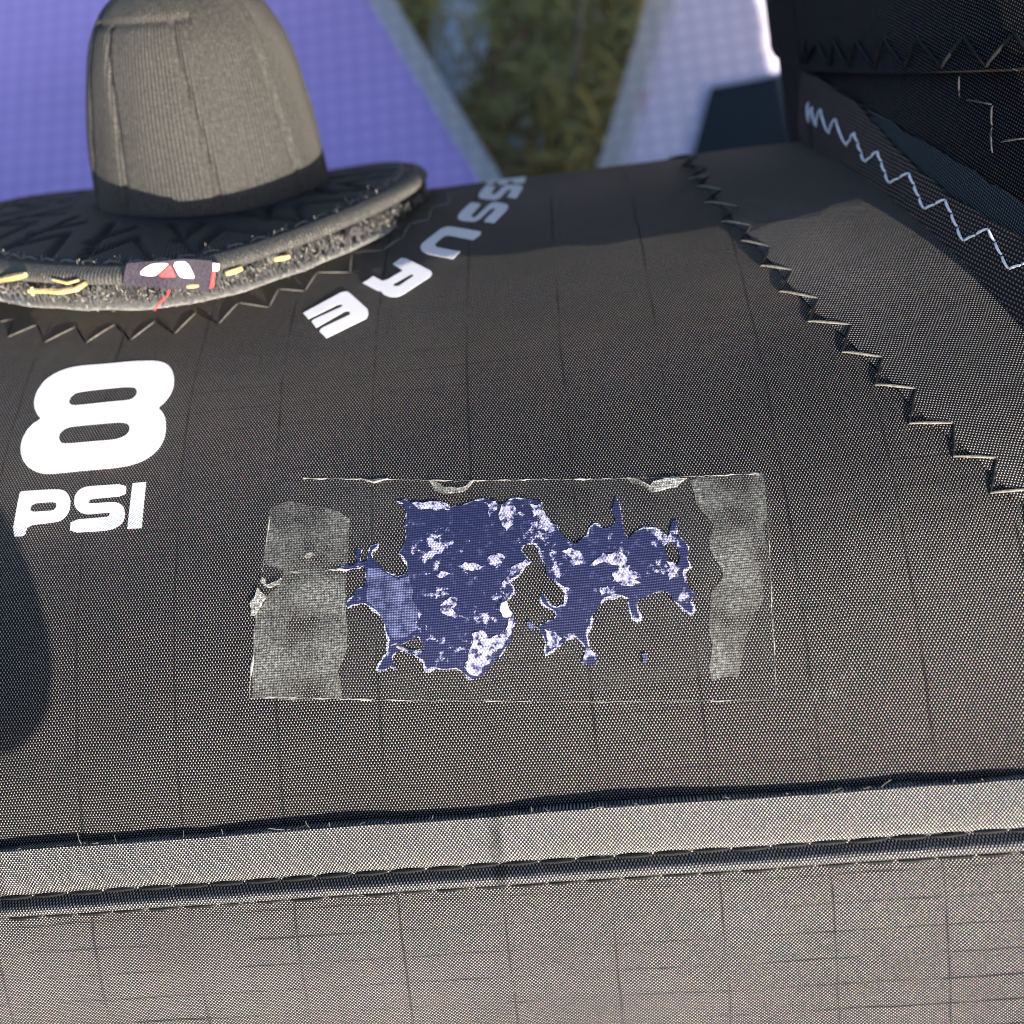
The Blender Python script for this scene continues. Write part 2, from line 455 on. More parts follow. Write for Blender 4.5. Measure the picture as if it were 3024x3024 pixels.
for i in range(len(ZZ) - 1):
    m_ = M_thread if i % 2 or i < 6 else M_thread_pale
    stitch(strut, ZZ[i], ZZ[i + 1], patch, m_, r=0.00017, h=0.00016, bow=0.0001, rel=relief)
# short zigzag legs black, long ones paler: shade and sunlight put into thread colour
# ---- zigzag round the valve at the left
zl = px(strut, [(-90, 800), (0, 750), (85, 735), (45, 850), (235, 770), (282, 885), (482, 785), (545, 890), (730, 770), (825, 870), (985, 745), (1105, 830), (1245, 690), (1385, 765), (1510, 630), (1705, 660), (1765, 540), (1932, 555)], **Z2)
zl += px(strut, [(1390, 1195), (1535, 1195), (1545, 1110), (1680, 1100)], **Z1)
zl += px(strut, [(60, 1130), (95, 1065), (185, 1045), (205, 985), (290, 965), (275, 930), (340, 915)], **Z3)
for i in range(len(zl) - 1):
    stitch(strut, zl[i], zl[i + 1], kite, M_thread_pale if (i % 2 or i > 12) else M_thread, r=0.00013, h=-0.00003, bow=0.00004, rel=relief)

# ---- printed lettering
def letter(nm, pts, zm, holes=(), soft=True):
    p = px(strut, pts, **zm); hs = [px(strut, h, **zm) for h in holes]
    if soft: p = soft_corner(p, 0.2); hs = [soft_corner(h, 0.2) for h in hs]
    g = decal_geo(strut, p, hs, h=0.00006, thick=0.00012, step=0.002, rel=relief, ustep=0.003)
    return make(nm, g[0], g[1], M_print, kite, g[2])
letter('printed_number', [(380, 735), (355, 715), (325, 660), (312, 600), (325, 530), (350, 470), (400, 405), (470, 345), (560, 300), (660, 270), (780, 253), (1000, 235), (1200, 215), (1380, 207), (1480, 215), (1550, 245), (1590, 300), (1605, 370), (1600, 450), (1570, 520), (1520, 585), (1455, 640), (1500, 680), (1525, 740), (1528, 830), (1515, 910), (1480, 985), (1420, 1055), (1350, 1105), (1280, 1140), (1180, 1170), (1050, 1190), (850, 1205), (650, 1225), (480, 1242), (400, 1243), (320, 1220), (255, 1180), (210, 1120), (190, 1050), (190, 980), (210, 910), (250, 840), (310, 780)], ZA,
       [[(635, 580), (650, 540), (690, 505), (740, 490), (900, 470), (1100, 452), (1210, 447), (1250, 460), (1265, 490), (1255, 525), (1225, 555), (1180, 570), (1000, 585), (800, 605), (680, 617), (645, 605)],
        [(540, 905), (550, 870), (590, 830), (650, 810), (800, 795), (1000, 778), (1120, 770), (1175, 785), (1195, 815), (1190, 850), (1165, 885), (1120, 910), (1050, 930), (850, 945), (650, 963), (580, 965), (550, 945)]])
letter('printed_letter', [(110, 1820), (180, 1420), (190, 1405), (250, 1400), (530, 1383), (600, 1400), (635, 1445), (645, 1500), (635, 1580), (600, 1640), (540, 1680), (480, 1690), (250, 1718), (225, 1815)], ZA, [[(272, 1595), (290, 1515), (480, 1500), (515, 1510), (518, 1545), (500, 1575), (460, 1582)]])
letter('printed_letter', [(650, 1665), (980, 1640), (1005, 1625), (1010, 1605), (990, 1597), (800, 1615), (740, 1600), (700, 1565), (680, 1520), (685, 1450), (715, 1400), (760, 1370), (820, 1355), (1160, 1335), (1155, 1445), (840, 1472), (815, 1485), (808, 1505), (830, 1515), (1050, 1500), (1110, 1520), (1140, 1560), (1148, 1620), (1130, 1680), (1090, 1720), (1030, 1750), (960, 1765), (640, 1785)], ZA)
letter('printed_letter', [(1170, 1745), (1220, 1330), (1343, 1318), (1300, 1740)], ZA, soft=False)
letter('printed_letter', [(115, 1130), (400, 975), (440, 968), (465, 980), (598, 1100), (605, 1135), (590, 1170), (290, 1318), (237, 1268), (250, 1245), (460, 1145), (470, 1128), (455, 1115), (430, 1115), (213, 1240), (178, 1195), (190, 1180), (400, 1085), (412, 1070), (395, 1063), (365, 1070), (155, 1175)], ZB, soft=False)
letter('printed_letter', [(790, 765), (850, 722), (885, 725), (1070, 815), (1082, 835), (1070, 860), (870, 990), (820, 1010), (765, 1008), (720, 990), (700, 965), (670, 960), (565, 905), (640, 855), (710, 890), (750, 880), (865, 815)], ZB, [[(790, 915), (930, 840), (945, 855), (835, 930), (800, 930)]], soft=False)
letter('printed_letter', [(995, 640), (1010, 610), (1150, 500), (1190, 485), (1230, 485), (1450, 520), (1445, 545), (1390, 583), (1200, 548), (1165, 560), (1105, 615), (1115, 640), (1290, 670), (1240, 725), (1050, 690), (1010, 670)], ZB, soft=False)
letter('printed_letter', [(1275, 410), (1290, 380), (1375, 300), (1440, 305), (1445, 320), (1375, 400), (1390, 415), (1415, 405), (1520, 305), (1560, 295), (1640, 310), (1655, 330), (1640, 360), (1550, 455), (1475, 445), (1480, 430), (1560, 350), (1545, 340), (1520, 350), (1440, 425), (1400, 445), (1310, 440), (1280, 425)], ZB, soft=False)
letter('printed_letter', [(1430, 250), (1440, 225), (1490, 170), (1560, 175), (1530, 225), (1535, 240), (1565, 230), (1620, 175), (1650, 165), (1750, 170), (1765, 185), (1755, 205), (1715, 268), (1645, 258), (1680, 210), (1665, 200), (1640, 215), (1590, 265), (1550, 280), (1450, 270)], ZB, soft=False)
letter('printed_letter', [(1485, 160), (1500, 126), (1790, 101), (1778, 152), (1690, 156), (1700, 135), (1660, 138), (1640, 160), (1575, 164), (1590, 142), (1555, 145), (1530, 164)], ZB, soft=False)

# ---- the thicker tube at the right
def edge_panel(name, w0, w1, mat, h=0.0, nth=120, nw=60, wfun=None):
    vs_, uvs = [], []
    for j in range(nw):
        for i in range(nth):
            th = -math.pi + 2 * math.pi * i / (nth - 1) * 0.999
            a0 = wfun(th) if wfun else w0
            w = a0 + (w1 - a0) * j / (nw - 1); v = th * LR
            vs_.append(edge_tube.P(w, v, h + 0.0002 * noise.noise(V((w * 60, v * 60, 0))))); uvs.append((v, w))
    return make(name, vs_, grid_faces(nth, nw), mat, kite, uvs)
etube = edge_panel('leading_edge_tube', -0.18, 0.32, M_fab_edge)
seam_px = [(800, 68), (806, 71), (830, 72), (870, 74), (910, 74.5), (960, 73), (1024, 71)]
sq = sorted([(edge_tube.st(*p)[1] / LR, edge_tube.st(*p)[0]) for p in seam_px])
def seam_w(th):
    if th <= sq[0][0]: return sq[0][1]
    if th >= sq[-1][0]: return sq[-1][1] + (th - sq[-1][0]) * (sq[-1][1] - sq[-2][1]) / max(1e-6, sq[-1][0] - sq[-2][0]) if th < sq[-1][0] + 0.5 else sq[-1][1] + 0.5 * (sq[-1][1] - sq[-2][1]) / max(1e-6, sq[-1][0] - sq[-2][0])
    for k in range(len(sq) - 1):
        if sq[k][0] <= th <= sq[k + 1][0]:
            t = (th - sq[k][0]) / max(1e-9, sq[k + 1][0] - sq[k][0]); return sq[k][1] + t * (sq[k + 1][1] - sq[k][1])
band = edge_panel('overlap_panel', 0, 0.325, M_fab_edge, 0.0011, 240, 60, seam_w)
# closing wall of the overlap's lower edge
def lip():
    vs_, uvs = [], []
    nth = 240
    for hh in (0.0011, -0.0005):
        for i in range(nth):
            th = -math.pi + 2 * math.pi * i / (nth - 1) * 0.999
            vs_.append(edge_tube.P(seam_w(th), th * LR, hh)); uvs.append((th * LR, seam_w(th)))
    make('overlap_hem', vs_, grid_faces(nth, 2), M_fab_edge, kite, uvs)
lip()
zt = [(700, 350), (712, 230), (722, 352), (775, 225), (772, 355), (780, 228), (850, 360), (876, 225), (955, 370), (1000, 225), (1100, 375), (1155, 215), (1270, 375), (1340, 212), (1475, 372), (1600, 208), (1720, 370), (1880, 190), (2010, 360)]
del zt[3:5]
ZT = [edge_tube.st(677.25 + x * Z4['sx'], y * Z4['sx'], 0.0012) for x, y in zt]
for i in range(len(ZT) - 1):
    stitch(edge_tube, ZT[i], ZT[i + 1], band, M_thread, r=0.00030, h=0.0012, bow=0.0003)
def edge_decal(nm, pts, mat, h, zm=Z4, rag=0):
    p = [edge_tube.st(zm['ox'] + x * zm['sx'], zm['oy'] + y * zm['sx'], h) for x, y in pts]
    if rag: p = ragged(p, rag, 0.06)
    g = decal_geo(edge_tube, p, h=h, thick=h + 0.0003, step=0.0015, ustep=0.003)
    return make(nm, g[0], g[1], mat, kite, [(b, a) for a, b in g[2]])
tl = [(690, 385), (745, 420), (850, 480), (930, 530), (1040, 625), (1100, 690), (1210, 825), (1350, 960), (1500, 1085), (1700, 1205), (1932, 1345), (2100, 1440)]
crease = [(2100, 1990), (1932, 1860), (1750, 1680), (1550, 1500), (1320, 1330), (1100, 1150), (900, 960), (760, 860), (690, 800), (670, 700), (680, 500)]
web = edge_decal('webbing_tape', tl + crease, M_brown, 0.0012, rag=1)
teal = edge_decal('film_strip', [(1060, 640), (1210, 690), (1340, 770), (1560, 905), (1720, 1015), (1932, 1150), (2100, 1250), (2100, 1500), (1932, 1400), (1700, 1260), (1500, 1140), (1350, 1020), (1200, 880), (1080, 730)], M_teal, 0.0006, rag=1)
zw = [(728, 560), (730, 690), (748, 590), (772, 712), (795, 600), (842, 752), (878, 655), (940, 818), (985, 738), (1045, 905), (1115, 842), (1180, 1022), (1290, 962), (1375, 1166), (1492, 1110), (1592, 1345), (1730, 1272), (1845, 1500), (1985, 1450), (2100, 1660)]
ZW = [edge_tube.st(677.25 + x * Z4['sx'], y * Z4['sx'], 0.0013) for x, y in zw]
for i in range(len(ZW) - 1):
    a, b = ZW[i], ZW[i + 1]
    n = (3 if i % 2 == 0 else 2) if i > 6 else 1
    for k in range(n):
        t0, t1 = (k + 0.07) / n, (k + 0.93) / n
        stitch(edge_tube, (a[0] + (b[0] - a[0]) * t0, a[1] + (b[1] - a[1]) * t0), (a[0] + (b[0] - a[0]) * t1, a[1] + (b[1] - a[1]) * t1), web, M_thread_white, r=0.00018, h=0.0012, bow=0.00025)
# a few grey stitches on the plain cloth between
for a, b in (((1570, 420), (1572, 545)), ((1610, 555), (1745, 580)), ((1752, 590), (1750, 700)), ((1748, 710), (1752, 850)), ((1050, 612), (1205, 685)), ((1800, 790), (1932, 770))):
    stitch(edge_tube, edge_tube.st(677.25 + a[0] * Z4['sx'], a[1] * Z4['sx'], 0.0003), edge_tube.st(677.25 + b[0] * Z4['sx'], b[1] * Z4['sx'], 0.0003), etube, M_thread_dim, r=0.00013, h=0.0002, bow=0.0002)
for i in range(0, 60):
    p = strut.hit(*[(795, 143), (850, 180), (901, 217), (960, 262), (1024, 318)][i % 5])
print('LE silhouette/crease check:')
def crease_pts():
    out = []
    for b in range(10, 75, 8):
        c = R * math.cos(rad(b)); x = LX0 + LR - math.sqrt(max(0, LR ** 2 - (c - LC0) ** 2))
        out.append((b, tuple(round(q) for q in project(strut.P(x, R * rad(b))))))
    return out
print(crease_pts())

# ---- sail behind: two flat panels with a gap between them
SN = UP; S_Z = 0.035; S_SL = rad(10)
cy = Cyl  # (kept for symmetry of the helpers)
sail_n = (UP * math.cos(S_SL) - (UP.cross(A)) * math.sin(S_SL)).normalized()
sail_o = d0 * L - UP * (R - S_Z) + UP.cross(A) * 0.16
S_E2 = sail_n.cross(A).normalized()
class Plane:
    r = 1.0
    def st(s, x, y, h=0.0):
        d = ray(x, y); t = sail_o.dot(sail_n) / d.dot(sail_n); q = d * t - sail_o
        return (q.dot(A), q.dot(S_E2))
    def P(s, u, v, h=0.0):
        return sail_o + A * u + S_E2 * v + sail_n * (h + 0.006 * noise.noise(V((u * 9, v * 9, 2))) + 0.0008 * noise.noise(V((u * 60, v * 60, 5))))
sailp = Plane()
def sail_mat(name, col, tr):
    k = NT(name); uv = k.uv(); sp = k.node('ShaderNodeSeparateXYZ', {0: uv})
    def lines(sc, a, b):
        r = []
        for o in (0, 1):
            f = k.m_('ABSOLUTE', k.m_('SUBTRACT', k.m_('FRACT', k.m_('MULTIPLY', sp.outputs[o], sc)), 0.5)); r.append(k.ramp(f, a, b, 1, 0))
        return k.m_('MAXIMUM', r[0], r[1])
    g1 = lines(1 / 0.0062, 0.10, 0.22); g2 = lines(1 / 0.0031, 0.1, 0.3)
    n = k.noise(uv, 14.0, 4)
    c = k.mix(k.ramp(n, 0.3, 0.7), rgb(*[q * 0.92 for q in col]), rgb(*[min(1, q * 1.08) for q in col]))
    c = k.mix(k.m_('MULTIPLY', g1, 0.38), c, rgb(col[0] * 0.45, col[1] * 0.5, col[2] * 0.62))
    c = k.mix(k.m_('MULTIPLY', g2, 0.18), c, rgb(col[0] * 0.5, col[1] * 0.55, col[2] * 0.7))
    k.set(Base_Color=c, Roughness=0.6, Specular_IOR_Level=0.3, Normal=k.bump(k.m_('MAXIMUM', g1, g2), 0.0002))
    if tr: k.set(Alpha=tr)
    return k.m
M_sailL = sail_mat('periwinkle ripstop sail', (0.64, 0.45, 0.88), 0)
M_sailR = sail_mat('pale lilac ripstop sail', (0.93, 0.80, 0.93), 0)
M_clear = sail_mat('frosted clear film', (0.85, 0.80, 0.80), 0.62)
M_navy = plain('dark navy cloth', (0.008, 0.016, 0.026), 0.6, 300, 0.2)
def sail(nm, pts, mat, h=0.0, th=0.0004, st=0.02):
    p = [sailp.st(*q) for q in pts]
    g = decal_geo(sailp, p, h=h, thick=th, step=st, ustep=st)
    return make(nm, g[0], g[1], mat, kite, g[2])
sail('sail_panel', [(-230, -150), (285, -150), (372, 0), (482, 180), (508, 225), (530, 330), (-230, 330)], M_sailL)
sail('clear_edge_strip', [(278, -150), (310, -150), (394, 0), (497, 170), (530, 226), (545, 270), (515, 270), (500, 222), (474, 175), (366, 0)], M_clear, 0.0008)
sail('sail_panel', [(700, -150), (900, -150), (900, 330), (600, 330), (600, 220), (616, 170), (668, 0)], M_sailR)
sail('clear_edge_strip', [(670, -150), (708, -150), (676, 0), (624, 176), (606, 240), (575, 240), (596, 170), (646, 0)], M_clear, 0.0008)
sail('dark_corner_panel', [(711, 87), (796, 76), (880, 66), (900, 180), (682, 190), (694, 150)], M_navy, 0.0012)
M_red = plain('red ink', (0.75, 0.05, 0.06), 0.5)
rp = [(642 + 5 * math.cos(a), 95 + 8 * math.sin(a)) for a in [i * math.pi / 8 for i in range(16)]]
sail('red_dot', rp, M_red, 0.0012)

# ---- made-up unseen handle below the frame, to shade the left edge of the tube
hp = strut.hit(2, 578); sdir = WM.transposed() @ SUN
hc = hp + sdir * 0.12
M_rub = plain('black caster foam', (0.02, 0.02, 0.022), 0.7, 900, 0.3)
pts, rr = [], []
for i in range(41):
    t = (i / 40) ** 2; x = 0.0030 - 0.11 * t
    pts.append(hc + A * (x - 0.0005)); rr.append(0.012 * math.sqrt(max(0.01, 1 - max(0, 1 - 0.11 * t / 0.012) ** 2)))
g = tube_geo(pts, rr, 20); caster = make('shadow_caster', g[0], g[1], M_rub, kite)
for xx in (-0.085, -0.105):
    top = hc + A * xx; q = top - strut.c0; q = q - A * q.dot(A); foot = strut.c0 + A * ((top - strut.c0).dot(A) - 0.02) + (q.normalized() - UV * 0.4).normalized() * (R - 0.002)
    g = tube_geo([top, top.lerp(foot, 0.5), top.lerp(foot, 0.9), foot], [0.008, 0.008, 0.009, 0.014], 12); make('caster_post', g[0], g[1], M_rub, caster)
print('handle end px', project(hc))

# ================================================================== VALVE COVER (the hat)
HC = strut.hit(203, 225)
hv = strut.st(203, 225)[1]
HN = strut.n(hv)
tilt = rad(-3.0)
H1 = (A - HN * 0.045).normalized()
HN = (HN - H1 * HN.dot(H1)).normalized(); H2 = HN.cross(H1)       # H2 points away over the tube
HC = HC + HN * 0.0004
def hat(x, y, z): return HC + H1 * x + H2 * y + HN * z
BR = 0.0392
def droop(x, y):
    return -0.5 * y * y / R * 0.55 - 0.0003 * math.sin(x * 160)
def neoprene(name, col, sheen, ribs=(0.0006, 0.0)):
    k = NT(name); uv = k.uv(); sp = k.node('ShaderNodeSeparateXYZ', {0: uv})
    r = k.m_('SINE', k.m_('MULTIPLY', sp.outputs[0], 2 * math.pi / ribs[0]))
    n = k.noise(uv, 1500.0, 4, 0.7); n2 = k.noise(uv, 5200.0, 2)
    spark = k.ramp(n2, 0.60, 0.70)  # sparkle of sunlit fibres, painted into the base colour
    c = k.mix(k.ramp(n, 0.35, 0.7), rgb(*[q * 0.6 for q in col]), rgb(*[q * 1.5 for q in col]))
    c = k.mix(k.m_('MULTIPLY', spark, 0.75), c, rgb(*[min(0.3, 7 * q) for q in col]))
    k.set(Base_Color=c, Roughness=0.7, Sheen_Weight=sheen, Sheen_Roughness=0.4, Sheen_Tint=rgb(1, 0.93, 0.8), Specular_IOR_Level=0.35,
          Normal=k.bump(k.m_('ADD', k.m_('MULTIPLY', r, 0.5), n), 0.00012))
    return k.m
M_neo = neoprene('ribbed black neoprene', (0.030, 0.0275, 0.0235), 0.05)
M_neo_shade = neoprene('deep black neoprene', (0.012, 0.0105, 0.012), 0.02)  # same neoprene darkened for the brim top, its shade put into the colour
M_bind = neoprene('ribbed black binding', (0.048, 0.045, 0.039), 0.08, (0.0005, 0))
M_velcro = plain('black loop pile', (0.02, 0.02, 0.02), 0.6, 1500, 0.6, sheen=0.3)
M_disc = plain('grey backing disc', (0.22, 0.21, 0.19), 0.7, 1800, 0.5, sheen=0.2)
cover = root('valve_cover', 'small black neoprene valve cover shaped like a brimmed hat sitting on the tube', 'valve cover', HC)
# crown
prof = [(0.0178, 0.0), (0.0176, 0.004), (0.0172, 0.009), (0.0166, 0.014), (0.0159, 0.0185), (0.0150, 0.0225), (0.0138, 0.0256), (0.0122, 0.0281), (0.0099, 0.0300), (0.0068, 0.0312), (0.0032, 0.0317), (0.0002, 0.0318)]
def prof_at(t):
    x = t * (len(prof) - 1); i = min(int(x), len(prof) - 2); f = x - i
    p0, p1, p2, p3 = [prof[max(0, min(len(prof) - 1, i + k))] for k in (-1, 0, 1, 2)]
    cr = lambda a, b, c, d: 0.5 * (2 * b + (c - a) * f + (2 * a - 5 * b + 4 * c - d) * f * f + (3 * b - a - 3 * c + d) * f ** 3)
    return cr(p0[0], p1[0], p2[0], p3[0]), cr(p0[1], p1[1], p2[1], p3[1])
CB = 0.0052
seam_a = [rad(-90 - 58), rad(-90 - 33), rad(-90 + 14), rad(-90 + 62), rad(60), rad(120), rad(180)]
vs_, uvs = [], []
NT_, NA = 90, 288
for j in range(NT_):
    r, z = prof_at(j / (NT_ - 1)); r = max(r, 0.0001)
    for i in range(NA):
        a = 2 * math.pi * i / NA
        rr = r
        for k, s in enumerate(seam_a):
            sa = s + 0.09 * math.sin(z * 90 + k)
            d = abs((a - sa + math.pi) % (2 * math.pi) - math.pi) * r
            top = 0.026 if k in (1, 2) else 0.03
            if z < top: rr -= 0.0007 * math.exp(-(d / 0.00045) ** 2) * min(1, z / 0.004 + .2)
        rr -= 0.0006 * math.exp(-((z - 0.0262) / 0.0005) ** 2) * (1 if -2.6 < (a - 2 * math.pi if a > math.pi else a) < -1.2 else 0)
        rr += 0.00025 * noise.noise(V((math.cos(a) * 3, math.sin(a) * 3, z * 130)))
        sx = 1 + 0.10 * (1 - z / 0.035)
        vs_.append(hat(rr * math.cos(a) * sx + 0.0032 + 0.035 * z, rr * math.sin(a), CB + z + droop(rr * math.cos(a), rr * math.sin(a)) * max(0, 1 - z / 0.012)))
        uvs.append((a * 0.017, z))
make('crown', vs_, grid_faces(NA, NT_, True), M_neo, cover, uvs)
# brim with sunken line pattern
lines = []
rg = random.Random(4)
for k in range(13):
    a = rad(k * 27.7); a2 = a + rad(9); a3 = a + rad(18)
    def pl(r, t): return (r * math.cos(t), r * math.sin(t))
    lines += [(pl(0.0205, a), pl(0.0335, a2)), (pl(0.0335, a2), pl(0.026, a3)), (pl(0.026, a3), pl(0.034, a3 + rad(9))), (pl(0.0215, a + rad(13)), pl(0.0285, a + rad(4)))]
def sdist(p, s):
    (ax, ay), (bx, by) = s; dx, dy = bx - ax, by - ay
    t = max(0, min(1, ((p[0] - ax) * dx + (p[1] - ay) * dy) / (dx * dx + dy * dy)))
    return math.hypot(p[0] - ax - t * dx, p[1] - ay - t * dy)
secs = [(0.0165, 0.0052, 1)] + [(0.0175 + (0.0362 - 0.0175) * i / 44, 0.0052, 1) for i in range(45)]
secs += [(0.0372, 0.0055, 0), (0.0384, 0.0053, 0), (0.0391, 0.0048, 0), (0.0393, 0.0043, 0), (0.0390, 0.0038, 0), (0.0382, 0.0034, 0), (0.036, 0.0033, 0), (0.017, 0.0033, 0)]
NB = 360; vs_, uvs = [], []
for r, z, em in secs:
    for i in range(NB):
        a = 2 * math.pi * i / NB; x, y = r * math.cos(a), r * math.sin(a); zz_ = z
        if em:
            d = min(sdist((x, y), s) for s in lines); zz_ -= 0.0010 * math.exp(-(d / 0.0006) ** 2)
            zz_ -= 0.00035 * math.exp(-((r - 0.0349) / 0.0005) ** 2)
        vs_.append(hat(x, y, zz_ + droop(x, y))); uvs.append((a * 0.037, r))
top_n = 46
brim = make('brim', vs_[:(top_n + 1) * NB], grid_faces(NB, top_n + 1, True), M_neo_shade, cover, uvs[:(top_n + 1) * NB])
make('brim_binding', vs_[top_n * NB:], grid_faces(NB, len(secs) - top_n, True), M_bind, cover, uvs[top_n * NB:])
for i in range(64):
    a0 = 2 * math.pi * (i + 0.15) / 64; a1 = 2 * math.pi * (i + 0.85) / 64
    pts = []
    for t in range(6):
        a = a0 + (a1 - a0) * t / 5; x, y = 0.0352 * math.cos(a), 0.0352 * math.sin(a)
        pts.append(hat(x, y, 0.00505 + 0.0003 * math.sin(math.pi * t / 5) + droop(x, y)))
    g = tube_geo(pts, 0.00017, 5); make('stitch', g[0], g[1], M_thread_pale, brim)
# backing disc with loop pile
def disc(nm, r0, z0, z1, mat, wob):
    vs_ = []
    for r, z in ((0.004, z1), (r0 * 0.7, z1), (r0 - 0.0003, z1), (r0, (z0 + z1) / 2), (r0 - 0.0003, z0), (r0 * 0.6, z0), (0.004, z0)):
        for i in range(160):
            a = 2 * math.pi * i / 160; q = r + wob * noise.noise(V((math.cos(a) * 9, math.sin(a) * 9, 0))); x, y = q * math.cos(a), q * math.sin(a)
            vs_.append(hat(x, y, z + droop(x, y)))
    return make(nm, vs_, grid_faces(160, 7, True), mat, cover)
disc('backing_disc', 0.0392, 0.0001, 0.0006, M_disc, 0.0005)
disc('loop_pad', 0.0366, 0.0007, 0.0032, M_velcro, 0.0008)
bag = Bag()
for i in range(1500):
    a = random.uniform(0, 2 * math.pi); r = random.uniform(0.0362, 0.0389); x, y = r * math.cos(a), r * math.sin(a)
    b = hat(x, y, 0.0006 + droop(x, y)); hgt = random.uniform(0.0010, 0.0029); s = H1 * random.uniform(-.001, .001) + H2 * random.uniform(-.001, .001)
    bag.add(tube_geo([b, b + HN * hgt * 0.7 + s * 0.3, b + HN * hgt + s * 0.8, b + HN * hgt * 0.6 + s * 1.3], 0.00009, 3, False))
o = make('loop_pile', bag.v, bag.f, M_velcro, cover); o['kind'] = 'stuff'
M_glint = plain('dusty fibre', (0.30, 0.27, 0.22), 0.5, 3000, 0.5)
bag = Bag()
for i in range(1300):
    a = random.uniform(-math.pi, 0.35); q = random.random()
    if q < 0.55: r, z = random.uniform(0.0375, 0.0394), random.uniform(0.0012, 0.0027)
    elif q < 0.8: r, z = random.uniform(0.034, 0.037), 0.0052
    else: r, z = 0.0392, 0.0003
    x, y = r * math.cos(a), r * math.sin(a); b = hat(x, y, z + droop(x, y)); l = random.uniform(0.0002, 0.0009)
    s = V([random.uniform(-1, 1) for _ in range(3)]).normalized()
    bag.add(tube_geo([b, b + s * l * 0.5 + HN * l * 0.1, b + s * l * 0.8 + HN * l * 0.4], 0.00004, 3, False))
o = make('fuzz', bag.v, bag.f, M_glint, cover); o['kind'] = 'stuff'
# woven tag folded over the rim
def rim_px(x, y, r):
    """pixel -> (angle, height) on an upright round wall of radius r about the hat's axis"""
    cyl = Cyl(HC, HN, -H2, r); p = cyl.hit(x, y); q = p - HC
    return math.atan2(q.dot(H2), q.dot(H1)), q.dot(HN)
RT = 0.0396
def rim_pt(ang, z, r=RT): return hat(r * math.cos(ang), r * math.sin(ang), z)
class Rim:
    r = RT
    def st(s, x, y, h=0): a, z = rim_px(x, y, RT); return (a * RT, z)
    def P(s, u, v, h=0): return rim_pt(u / RT, v, RT + h + 0.0002 * math.sin(u * 900 + 1))
rim = Rim()
M_tag = plain('dark purple woven tag', (0.016, 0.010, 0.020), 0.7, 2500, 0.7, 0.00015, sheen=0.15)
M_white = plain('white woven thread', (0.72, 0.73, 0.74), 0.6, 2500, 0.12)
M_redt = plain('red woven thread', (0.80, 0.03, 0.035), 0.6, 2500, 0.12)
def rdecal(nm, pts, mat, par, h, th=0.0004):
    p = [rim.st(ZC['ox'] + x * ZC['sx'], ZC['oy'] + y * ZC['sx']) for x, y in pts]
    g = decal_geo(rim, p, h=h, thick=th, step=0.002, ustep=0.0015)
    return make(nm, g[0], g[1], mat, par, g[2])
tag = rdecal('tag', [(350, 262), (700, 232), (1100, 205), (1500, 222), (1508, 300), (1475, 600), (1440, 655), (1200, 622), (900, 600), (300, 560), (320, 400)], M_tag, cover, 0.0003, 0.0006)
rdecal('white_emblem', smooth_loop([(520, 390), (600, 310), (720, 250), (930, 250), (880, 300), (770, 400), (720, 430), (560, 425)], 1), M_white, tag, 0.00045, 0.0003)
rdecal('white_emblem', smooth_loop([(965, 243), (1120, 228), (1180, 270), (1230, 370), (1270, 460), (1220, 468), (1090, 455), (1040, 400)], 1), M_white, tag, 0.00045, 0.0003)
rdecal('red_emblem', [(790, 410), (800, 400), (925, 285), (945, 285), (1005, 420), (1005, 440), (810, 435)], M_redt, tag, 0.00045, 0.0003)
rdecal('red_edge', [(1500, 370), (1545, 360), (1520, 575), (1465, 590)], M_redt, tag, 0.0006, 0.0005)
rdecal('white_edge', [(1510, 250), (1600, 262), (1590, 350), (1548, 362), (1505, 365)], M_white, tag, 0.0004, 0.0005)
tp_ = [rim.st(ZC['ox'] + x * ZC['sx'], ZC['oy'] + y * ZC['sx']) for x, y in ((935, 610), (905, 680), (830, 750), (790, 800), (765, 860))]
g = tube_geo([rim.P(u, v, 0.0004 + 0.0004 * i) for i, (u, v) in enumerate(tp_)], [0.00012, 0.00012, 0.00014, 0.00012, 0.00004], 6); make('loose_thread', g[0], g[1], M_redt, tag)

# bits of dry grass caught in the gap
M_straw = plain('dry straw', (0.50, 0.33, 0.13), 0.6, 900, 0.35)
straws = [([(0, 528), (30, 522), (52, 517)], .0005, 'curled straw bit at the far left in the gap under the brim'),
          ([(58, 548), (85, 549), (115, 550), (145, 545), (163, 534)], .00042, 'longest straw bit lying in the gap left of the woven tag'),
          ([(63, 540), (66, 556)], .0003, 'short upright straw bit beside the longest straw in the gap'),
          ([(100, 527), (130, 533), (150, 528)], .00022, 'thin straw bit above the longest straw under the brim'),
          ([(425, 516), (440, 512), (457, 506)], .0004, 'straw bit just right of the woven tag in the gap'),
          ([(515, 489), (530, 487), (546, 484)], .00038, 'straw bit in the gap under the right side of the brim'),
          ([(352, 541), (375, 539)], .00028, 'thin straw bit under the lower edge of the woven tag')]
for pts, r, lab in straws:
    q = []
    for x, y in pts:
        u, v = rim.st(DISP['sx'] * x, DISP['sx'] * y); q.append(rim.P(u, v, 0.0002))
    fine = []
    for i in range(len(q) - 1):
        for k in range(4): fine.append(q[i].lerp(q[i + 1], k / 4))
    fine.append(q[-1])
    g = tube_geo(fine, [r * (0.5 + 0.5 * math.sin(math.pi * (0.15 + 0.7 * i / (len(fine) - 1)))) for i in range(len(fine))], 6)
    o = make('straw', g[0], g[1], M_straw); o['label'] = lab; o['category'] = 'straw'; o['group'] = 'straw bits caught under the valve cover'

